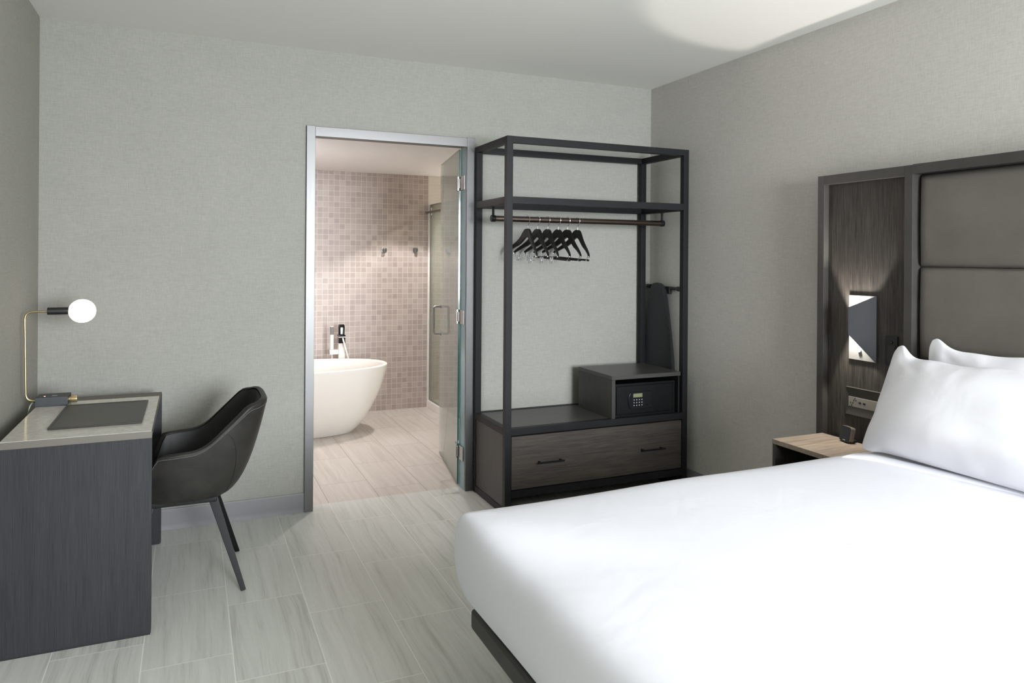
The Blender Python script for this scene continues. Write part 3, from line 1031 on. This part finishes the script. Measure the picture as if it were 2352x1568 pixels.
for i in range(25):
    a = math.pi * i / 24
    rr = 0.0535 * math.sin(a) ** 0.97
    gb.append([(-3.4285 - 0.0555 * math.cos(a), -0.47 + max(rr, 0.0006) * math.cos(2 * math.pi * j / 40), 1.2125 + max(rr, 0.0006) * math.sin(2 * math.pi * j / 40)) for j in range(40)])
MB().rings(gb).build('globe', MT['globe'], lp, smooth=180)
MB().tube(bez((-3.600, -0.43, 0.806), (-3.632, -0.44, 0.806), (-3.640, -0.46, 0.79), (-3.638, -0.46, 0.72), 14), 0.0028, 8).build('cord', MT['cord'], lp)

# ================================================================== DESK CHAIR
CY = -0.690
ch = thing('desk_chair', (-2.92, CY, 0), 'dark grey leather bucket chair with black splayed legs at the desk', 'chair')
NP = 96


def smooth01(t):
    t = max(0.0, min(1.0, t))
    return t * t * (3 - 2 * t)


def plan(th, a, w, xc, n):
    c, s = math.cos(th), math.sin(th)
    return xc + a * math.copysign(abs(c) ** (2 / n), c), CY + w * math.copysign(abs(s) ** (2 / n), s)


def rim_z(x):
    if x < -3.09:
        return 0.475 + 0.140 * smooth01((x + 3.165) / 0.075)
    if x < -2.985:
        return 0.615 + 0.008 * (x + 3.09) / 0.105
    t = (x + 2.985) / 0.285
    if t < 1:
        a, b = 0.42, 0.14
        area = 1 - a / 2 - b / 2
        if t < a:
            q = t * t / (2 * a)
        elif t < 1 - b:
            q = a / 2 + t - a
        else:
            q = area - (1 - t) ** 2 / (2 * b)
        return 0.623 + 0.188 * q / area
    return 0.811 + 0.012 * smooth01((x + 2.70) / 0.05)


def shell_pt(th, t, inset=0.0):
    """t 0 = bottom edge, 1 = rim; inset moves the surface inwards"""
    n = 3.0
    x1, y1 = plan(th, 0.264 - inset, 0.248 - inset, -2.908, 4.3)
    x0, y0 = plan(th, 0.150, 0.165, -3.00, 2.6)
    xr, _ = plan(th, 0.264, 0.248, -2.908, 4.3)
    f = max(t, 0.0) ** 0.42
    zr = rim_z(xr)
    z0 = 0.395
    return Vector((x0 + (x1 - x0) * f, y0 + (y1 - y0) * f, z0 + (zr - z0) * t))



def even_angles(n):
    """angles that walk round the rim in equal steps"""
    K = 8000
    pts = []
    for i in range(K + 1):
        a = 2 * math.pi * i / K
        pts.append((a, Vector(plan(a, 0.264, 0.248, -2.908, 4.3))))
    L = [0.0]
    for (a0, p0), (a1, p1) in zip(pts, pts[1:]):
        L.append(L[-1] + (p1 - p0).length)
    out, k = [], 0
    for i in range(n):
        t = L[-1] * i / n
        while L[k + 1] < t:
            k += 1
        f = (t - L[k]) / max(L[k + 1] - L[k], 1e-12)
        out.append(pts[k][0] + f * (pts[k + 1][0] - pts[k][0]))
    return out


ths = even_angles(NP)
outer = [[shell_pt(a, t) for a in ths] for t in (0.0, 0.015, 0.04, 0.08, 0.14, 0.22, 0.32, 0.44, 0.58, 0.72, 0.85, 0.94, 0.985)]
lip = []
for k in range(1, 6):
    g = math.pi * k / 6
    lip.append([shell_pt(a, 0.985, 0.014 - 0.014 * math.cos(g)) + Vector((0, 0, 0.012 * math.sin(g))) for a in ths])
MB().rings(outer + lip, True, False).build('shell', MT['leather'], ch, smooth=60)
inner = [[shell_pt(a, t, 0.027 + 0.03 * (1 - t)) for a in ths] for t in (0.985, 0.93, 0.85, 0.72, 0.58, 0.45, 0.34, 0.27)]
seat = []
for q, dz in ((0.80, 0.004), (0.55, 0.010), (0.25, 0.013), (0.02, 0.014)):
    last = inner[-1]
    seat.append([Vector((-2.93 + (v.x + 2.93) * q, CY + (v.y - CY) * q, 0.462 + dz + (v.z - 0.462) * max(0, q - 0.5))) for v in last])
MB().rings(inner + seat, False, True).build('inner_cushion', MT['leather_in'], ch, smooth=60)
# piping with stitches along the rim, seam lines down the sides
MB().tube([shell_pt(a, 0.955, -0.0006) for a in ths], 0.0013, 6, closed=True).build('stitching', MT['stitch'], ch)
for sg_ in (-1, 1):
    pts = []
    for i in range(15):
        t = 0.97 - 0.95 * i / 14
        pts.append(shell_pt(R(88 - 42 * (1 - t)) * sg_, t, -0.0008))
    MB().tube(pts, 0.0016, 6).build('seam', MT['seam'], ch)
    pts = []
    for i in range(12):
        t = 0.97 - 0.68 * i / 11
        pts.append(shell_pt(R(88 - 34 * (1 - t)) * sg_, t, 0.0265 + 0.03 * (1 - t)))
    MB().tube(pts, 0.0016, 6).build('seam', MT['seam'], ch)
# under-frame and legs
uf = MB().box(-3.14, -2.86, CY - 0.13, CY + 0.13, 0.372, 0.394, 0.004)
uf.build('seat_base', MT['leg_black'], ch)
for sx, top, foot in ((1, (-2.880, 0.100), (-2.752, 0.232)), (-1, (-3.125, 0.100), (-3.235, 0.225))):
    for sy in (-1, 1):
        a = Vector((top[0], CY + sy * top[1], 0.398))
        b = Vector((foot[0], CY + sy * foot[1], 0.0))
        MB().bar(a, b, 0.020, 0.040, (sx, 0.0, 0.2), 0.013, 0.021, 0.002).build('leg', MT['leg_black'], ch)

# ================================================================== HEADBOARD
HX = -0.110                                    # front of the frame
HXP = -0.078                                   # recessed panels
hb = thing('headboard', (-0.04, -3.0, 0.3), 'tall wall mounted headboard with grey leather panels and a dark framed side panel', 'headboard')
YN = -4.05                                     # near end of the leather field
BZ = 0.28


def hbox(name, y0, y1, z0, z1, x0=HX, x1=0.0, mat='head_frame', bev=0.0015):
    return MB().box(x0, x1, min(y0, y1), max(y0, y1), z0, z1, bev).build(name, MT[mat], hb)


def side_bay(ya, yb, s):
    """frame with a recessed veneer panel between ya (outer) and yb (inner)"""
    hbox('frame_post', ya, ya - s * 0.040, BZ, 1.886)
    hbox('frame_post', yb + s * 0.040, yb, BZ, 1.886)
    hbox('frame_rail', ya - s * 0.040, yb + s * 0.040, 1.842, 1.886)
    hbox('veneer_panel', ya - s * 0.040, yb + s * 0.040, BZ, 1.842, HXP, -0.002, 'panel_veneer', 0)


side_bay(-1.612, -2.135, 1)
side_bay(YN - 0.523, YN, -1)
hbox('frame_rail', -2.135, YN, 1.846, 1.888, HX - 0.002)


def leather_panel(z0, z1):
    ny, nz = 40, 20
    y0, y1 = -2.137, YN + 0.002
    b = bmesh.new()
    g = []
    for i in range(ny + 1):
        row = []
        for j in range(nz + 1):
            u, v = i / ny, j / nz
            # puffed towards the edges like stretched upholstery
            e = min(min(u, 1 - u) * (y0 - y1), min(v, 1 - v) * (z1 - z0))
            d = 0.030 * (1 - math.exp(-e / 0.012)) + 0.004 * math.sin(math.pi * v)
            # denser rows near the border
            uu = 0.5 - 0.5 * math.cos(math.pi * u)
            vv = 0.5 - 0.5 * math.cos(math.pi * v)
            e = min(min(uu, 1 - uu) * (y0 - y1), min(vv, 1 - vv) * (z1 - z0))
            d = 0.026 * (1 - math.exp(-e / 0.010)) + 0.004 * math.sin(math.pi * vv)
            row.append(b.verts.new((-0.055 - d, y0 + (y1 - y0) * uu, z0 + (z1 - z0) * vv)))
        g.append(row)
    for i in range(ny):
        for j in range(nz):
            b.faces.new((g[i][j], g[i + 1][j], g[i + 1][j + 1], g[i][j + 1]))
    m = MB().add(b)
    return m.build('leather_panel', MT['head_leather'], hb, smooth=180)


leather_panel(1.444, 1.844)
leather_panel(1.040, 1.442)
leather_panel(0.636, 1.038)
hbox('backing', -2.136, YN, BZ, 1.846, -0.054, -0.002, 'black_plastic', 0)


# ------------------------------------------------------------------ reading sconces
def sconce(yo, s, label):
    """folded shade: back plate, side fold and a grey front plate cut on the slant (s = 1: cuts open to +y)"""
    def yy(a):
        return yo + s * a
    t = thing('wall_sconce', (HXP, yy(-0.08), 0.99), label, 'wall lamp')
    xb0, xb1, xf = HXP - 0.0006, HXP - 0.0062, HXP - 0.060

    def P3(x):
        return lambda a, z: Vector((x, yy(a), z))
    MB().prism([(0, 1.000), (0, 1.303), (-0.146, 1.304), (-0.146, 0.999)], P3(xb0), P3(xb1)).build('back_plate', MT['sconce_inner'], t)
    fa, fb = -0.045, -0.157
    xr = xb1 - 0.006

    def PF(dx):
        return lambda a, z: Vector((xf + (xr - xf) * (a - fa) / (fb - fa) + dx, yy(a), z))
    MB().prism([(fa, 1.122), (fa, 1.249), (fb, 1.306), (fb, 0.998)], PF(0.0), PF(-0.003)).build('front_plate', MT['sconce_grey'], t)
    MB().prism([(fa - 0.003, 1.125), (fa - 0.003, 1.246), (fb + 0.004, 1.300), (fb + 0.004, 1.006)], PF(0.0015), PF(0.0002)).build('front_lining', MT['sconce_inner'], t)
    MB().prism([(-0.030, 1.160), (-0.030, 1.205), (-0.040, 1.205), (-0.040, 1.160)], P3(xb1), P3(xb1 - 0.010)).build('led_strip', MT['sconce_led'], t)
    bt = MB().cyl((xb1 + 0.001, yy(-0.062), 1.045), (xb1 - 0.006, yy(-0.062), 1.045), 0.009, n=20, bev=0.001)
    bt.build('push_button', MT['white_trim'], t)
    up = spot_light('reading_uplight', (-0.123, yy(-0.025), 1.150), (-0.05, -0.095 * s, 1), 40, (1.0, 0.94, 0.885), 70, 0.22, 0.016)
    dn_ = spot_light('reading_downlight', (-0.123, yy(-0.025), 1.200), (-0.09, -0.08 * s, -1), 26, (1.0, 0.95, 0.88), 62, 0.2, 0.016)
    return t


sconce(-1.784, 1, 'grey folded steel wall lamp glowing above the nightstand')

# black switch plate and power outlet on the veneer panel
sw = thing('switch_plate', (HXP, -2.013, 1.05), 'black wall plate with a round sensor, beside the wall lamp', 'switch')
MB().box(HXP - 0.007, HXP - 0.0006, -2.047, -1.984, 0.995, 1.131, 0.002).build('plate', MT['black_gloss'], sw)
MB().box(HXP - 0.010, HXP - 0.006, -2.038, -1.993, 1.01, 1.088, 0.002).build('rocker', MT['black_plastic'], sw)
MB().sphere((HXP - 0.008, -2.016, 1.101), 0.006, 0.007, 0.007, 16).build('sensor', MT['black_gloss'], sw)

ot = thing('power_outlet', (HXP, -1.86, 0.80), 'bronze framed power and USB outlet below the wall lamp', 'outlet')
pl = MB()
y0, y1, z0, z1 = -1.770, -1.968, 0.733, 0.866
oo, ii = [(y0, z0), (y1, z0), (y1, z1), (y0, z1)], [(-1.787, 0.774), (-1.951, 0.774), (-1.951, 0.822), (-1.787, 0.822)]
b = bmesh.new()
A = [b.verts.new((HXP - 0.0006, q[0], q[1])) for q in oo]
B = [b.verts.new((HXP - 0.012, q[0] + (0.002 if q[0] < -1.86 else -0.002), q[1] + (0.002 if q[1] < 0.8 else -0.002))) for q in oo]
D = [b.verts.new((HXP - 0.005, q[0], q[1])) for q in ii]
for X, Y in ((A, B), (B, D)):
    for i in range(4):
        b.faces.new((X[i], X[(i + 1) % 4], Y[(i + 1) % 4], Y[i]))
b.faces.new(D)
pl.add(b)
pl = pl.build('cover_plate', MT['plate_grey'], ot, smooth=0)
md = MB().box(HXP - 0.010, HXP - 0.004, -1.951, -1.787, 0.775, 0.821, 0.001).build('socket_module', MT['plate_silver'], ot)
for y, z in ((-1.800, 0.792), (-1.812, 0.792), (-1.806, 0.781), (-1.818, 0.806), (-1.830, 0.806), (-1.824, 0.815)):
    MB().box(HXP - 0.0108, HXP - 0.0095, y - 0.0022, y + 0.0022, z - 0.0035, z + 0.0035).build('socket_slot', MT['black_plastic'], md)
for y in (-1.852, -1.876):
    MB().box(HXP - 0.0108, HXP - 0.0095, y - 0.007, y + 0.007, 0.794, 0.802).build('usb_port', MT['black_plastic'], md)

# ================================================================== NIGHTSTAND + CLOCK
NZ = 0.617
NYL, NYR, NXF = -1.652, -2.046, -0.432
ns = thing('nightstand', (-0.27, -1.87, 0), 'open dark wood nightstand under the wall lamp', 'nightstand')
MB().box(NXF, HX - 0.001, NYR, NYL, NZ - 0.022, NZ, 0.001).build('top', MT['night_veneer'], ns)
MB().box(NXF + 0.001, HX - 0.001, NYL - 0.020, NYL - 0.001, 0.0, NZ - 0.0225, 0.001).build('side', MT['night_dark'], ns)
MB().box(NXF + 0.001, HX - 0.001, NYR + 0.001, NYR + 0.020, 0.0, NZ - 0.0225, 0.001).build('side', MT['night_dark'], ns)
MB().box(NXF + 0.003, HX - 0.001, NYR + 0.02, NYL - 0.02, 0.12, 0.14).build('bottom', MT['night_dark'], ns)
MB().box(HX - 0.012, HX - 0.002, NYR + 0.02, NYL - 0.02, 0.14, NZ - 0.0225).build('back', MT['night_dark'], ns)
MB().box(NXF + 0.001, NXF + 0.001 + 0.0005, NYR + 0.001, NYL - 0.001, NZ - 0.0223, NZ - 0.0006).build('front_edge', MT['night_dark'], ns)

ck = thing('alarm_clock', (-0.15, -1.835, NZ), 'small black faced alarm clock on the nightstand', 'clock')
cz0 = NZ + 0.0005


def clk(x, y, z):
    """clock local frame: x depth (0 = face), y width, z up, leaning back and turned"""
    q = Matrix.Rotation(R(-12), 4, 'Z') @ Matrix.Rotation(R(12), 4, 'Y') @ Vector((x, y, z))
    return Vector((-0.168, -1.832, cz0 + 0.0045)) + q


def rr(w, h, r, n=6):
    out = []
    for cx, cz, a0 in ((w / 2 - r, h - r, 0), (-w / 2 + r, h - r, 90), (-w / 2 + r, r, 180), (w / 2 - r, r, 270)):
        for i in range(n + 1):
            a = R(a0 + 90 * i / n)
            out.append((cx + r * math.cos(a), cz + r * math.sin(a)))
    return out


MB().prism(rr(0.072, 0.072, 0.012), lambda y, z: clk(0.0, y, z), lambda y, z: clk(0.024, y, z), 0.0015).build('case', MT['clock_body'], ck)
MB().prism(rr(0.069, 0.069, 0.011), lambda y, z: clk(-0.0015, y, z + 0.0015), lambda y, z: clk(0.0005, y, z + 0.0015), 0.0004).build('face', MT['clock_face'], ck)
MB().prism([(-0.009, 0.006), (0.006, 0.006), (0.006, 0.009), (-0.009, 0.009)], lambda y, z: clk(-0.0021, y, z), lambda y, z: clk(-0.0014, y, z)).build('printed_mark', MT['white_print'], ck)
MB().box(-0.150, -0.118, -1.864, -1.808, cz0, cz0 + 0.012, 0.003).build('foot', MT['black_plastic'], ck)

# ================================================================== BED
bd = thing('bed', (-1.1, -3.08, 0), 'low dark bed base under the white duvet', 'bed')
BYF, BYN = -2.125, -4.03
rb = MB()
rb.box(-2.140, HX - 0.003, BYN, BYF, 0.272, 0.338, 0.012, 3)
rb.build('rail_frame', MT['bed_rail'], bd)
MB().box(-1.85, -0.40, BYN + 0.3, BYF - 0.25, 0.0, 0.272).build('plinth', MT['bed_rail'], bd)
MB().box(-2.00, HX - 0.03, BYN + 0.1, BYF - 0.09, 0.3385, 0.585, 0.06, 4).build('mattress', MT['duvet'], bd)


def rrect(x0, x1, y0, y1, r, n_side=28, n_c=8):
    """evenly parameterised rounded rectangle"""
    out = []
    cor = [(x1 - r, y1 - r, 0), (x0 + r, y1 - r, 90), (x0 + r, y0 + r, 180), (x1 - r, y0 + r, 270)]
    for k, (cx, cy, a0) in enumerate(cor):
        arc = [(cx + r * math.cos(R(a0 + 90 * i / n_c)), cy + r * math.sin(R(a0 + 90 * i / n_c))) for i in range(n_c + 1)]
        out += arc
        nx, ny, na = cor[(k + 1) % 4]
        e = (nx + r * math.cos(R(na)), ny + r * math.sin(R(na)))
        s = arc[-1]
        out += [(s[0] + (e[0] - s[0]) * i / n_side, s[1] + (e[1] - s[1]) * i / n_side) for i in range(1, n_side)]
    return out


dv = []
# (inset from the widest outline, height): from the tucked lower edge up over the rounded shoulder to the crown
pr = [(0.075, 0.3396), (0.056, 0.340), (0.036, 0.366), (0.019, 0.405), (0.006, 0.455), (0.0, 0.510), (0.002, 0.555), (0.007, 0.592), (0.018, 0.620), (0.036, 0.640),
      (0.065, 0.652), (0.105, 0.659), (0.17, 0.664), (0.28, 0.668), (0.46, 0.670), (0.66, 0.671), (0.82, 0.671), (0.92, 0.671)]
X0, X1, Y0, Y1 = -2.184, HX - 0.008, -4.10, -2.068
for k, (d, z) in enumerate(pr):
    top_part = smooth01((z - 0.50) / 0.10)
    dy = d * (1 - 0.5 * top_part) if d < 0.3 else d - 0.15
    r = max(0.010, 0.050 - d * 0.35)
    ring = []
    for x, y in rrect(X0 + d, X1 - 0.02 * min(d, 1), Y0 + dy, Y1 - dy, r):
        p = Vector((x, y, z))
        foot = smooth01((-1.55 - x) / 0.55)
        far = smooth01((Y1 - dy - y) / 0.55)          # 0 at the far long side, 1 towards the middle
        if z < 0.66 and z > 0.35:
            p.y += 0.010 * noise.noise(Vector((x * 2.3, y * 2.0, z * 1.5))) * (1 if d < 0.1 else 0.3)
            p.x += 0.012 * noise.noise(Vector((y * 2.1, z * 2.0, 4.0))) * foot
        # the shoulder at the foot is crisp at the far corner and soft in the middle
        if d < 0.45:
            p.x += foot * top_part * d * (1.1 * far - 0.68)
        p.z -= 0.022 * smooth01((-1.75 - x) / 0.40) * smooth01((z - 0.42) / 0.2) * far
        p.z -= 0.012 * (1 - smooth01((Y1 - y) / 0.25)) * smooth01((z - 0.5) / 0.15) * smooth01((-1.2 - x) / 0.9)
        p.z += 0.006 * noise.noise(Vector((x * 1.4, y * 1.4, 2.0))) * smooth01((z - 0.5) / 0.15)
        ring.append(p)
    dv.append(ring)
du = MB().rings(dv, False, True)
bmesh.ops.triangulate(du.bm, faces=[f for f in du.bm.faces if len(f.verts) > 4])
dvo = tag(du.build('duvet', MT['duvet'], smooth=180, subsurf=1), 'plain white duvet covering the whole bed, tucked in at the foot', 'duvet')
# turned over top edge of the duvet
hp = []
for i in range(33):
    y = Y1 - 0.035 - i / 32 * 1.93
    xm = -0.455 + 0.115 * smooth01(i / 32 * 1.93 / 0.75) - 0.06 * (1 - smooth01(i / 32 * 1.93 / 0.16))
    hp.append((xm, y))
hm = []
for i, (x, y) in enumerate(hp):
    zz = 0.668 - (0.045 * (1 - smooth01((Y1 - 0.035 - y) / 0.06 + 0.35)))
    hm.append([Vector((x + a, y, zz + c)) for a, c in ((-0.030, -0.010), (-0.0295, 0.004), (-0.026, 0.0085), (0.010, 0.011), (0.036, 0.011), (0.044, 0.006), (0.046, -0.010))])
MB().rings(hm).build('turned_hem', MT['duvet'], dvo, smooth=70)


# ------------------------------------------------------------------ pillows
def pillow(name, base, lean, L, Hh, T, yaw, label, seed, ear=0.05, tf=1.1, tb=0.3):
    """base: middle of the lower edge; lean: angle of the pillow from upright"""
    nu, nv = 56, 34
    b = bmesh.new()
    rot = Matrix.Rotation(yaw, 4, 'Z') @ Matrix.Rotation(lean, 4, 'Y')

    def surf(u, v, s):
        # u along the bed width, v up, both -1..1; corners rounded off
        pw = 18 if v > 0 else 22
        mx_ = max(abs(u), abs(v), 1e-6)
        kk = ((abs(u) / mx_) ** pw + (abs(v) / mx_) ** pw) ** (1 / pw) if mx_ > 1e-5 else 1.0
        u0, v0 = u, v
        u, v = u / kk, v / kk
        th = T * ((1 - abs(u0) ** 3.2) ** 0.75) * ((1 - abs(v0) ** 2.6) ** 0.7)
        cu = 1 - 0.05 * (1 - abs(u) ** 2) * 0 - 0.055 * (1 - v * v) * abs(u) ** 6 * 0.6
        cv = 1 - 0.045 * (1 - min(1, abs(u)) ** 6) * (abs(v) ** 4)
        y = u * L / 2 * cu
        z = Hh / 2 + v * Hh / 2 * cv
        # corner ears reach out a little
        e = math.exp(-((abs(u0) - 0.94) / 0.12) ** 2) * (abs(v0) ** 5)
        z += math.copysign(ear, v) * e * (1 if v > 0 else 0.2)
        th *= (tf if s > 0 else tb)
        x = -s * th
        w = noise.noise(Vector((u * 2.2 + seed, v * 2.0, s * 3.1 + seed)))
        w2 = noise.noise(Vector((u * 7 + seed, v * 2.5 - u * 2, s * 1.7)))
        edge = max(abs(u0) ** 4, abs(v0) ** 4)
        x += 0.005 * w * (1 - edge) + 0.010 * w2 * edge * (1 - abs(v) ** 12)
        z += 0.012 * noise.noise(Vector((u * 3.1 + seed, 5.0, seed))) * max(0, v) ** 2 * (1 - abs(u) ** 10)
        # lower half settles onto the bed
        x -= 0.03 * s * math.exp(-((v + 0.55) / 0.35) ** 2) * (1 - abs(u) ** 4)
        q = rot @ Vector((x, y, z))
        q += Vector(base)
        return q
    G = {}
    for s in (-1, 1):
        for i in range(nu + 1):
            for j in range(nv + 1):
                u = math.sin((i / nu - 0.5) * math.pi)
                v = math.sin((j / nv - 0.5) * math.pi)
                u = 0.55 * u + 0.45 * (2 * i / nu - 1)
                v = 0.55 * v + 0.45 * (2 * j / nv - 1)
                border = i in (0, nu) or j in (0, nv)
                if border and s == 1:
                    G[(1, i, j)] = G[(-1, i, j)]
                else:
                    G[(s, i, j)] = b.verts.new(surf(u, v, s))
    for s in (-1, 1):
        for i in range(nu):
            for j in range(nv):
                b.faces.new((G[(s, i, j)], G[(s, i + 1, j)], G[(s, i + 1, j + 1)], G[(s, i, j + 1)]))
    bmesh.ops.recalc_face_normals(b, faces=b.faces[:])
    o = MB().add(b).build(name, MT['pillow'], smooth=180, subsurf=1)
    return tag(o, label, 'pillow', 'pillows at the headboard')


pillow('pillow', (-0.385, -2.590, 0.678), R(26), 0.97, 0.437, 0.085, R(0), 'front white pillow leaning on the pillow behind it', 1.3, 0.050, 1.15, 0.26)
pillow('pillow', (-0.178, -2.700, 0.680), R(8), 0.97, 0.440, 0.075, R(0), 'rear white pillow standing against the leather headboard', 6.1, 0.040, 0.5, 0.4)
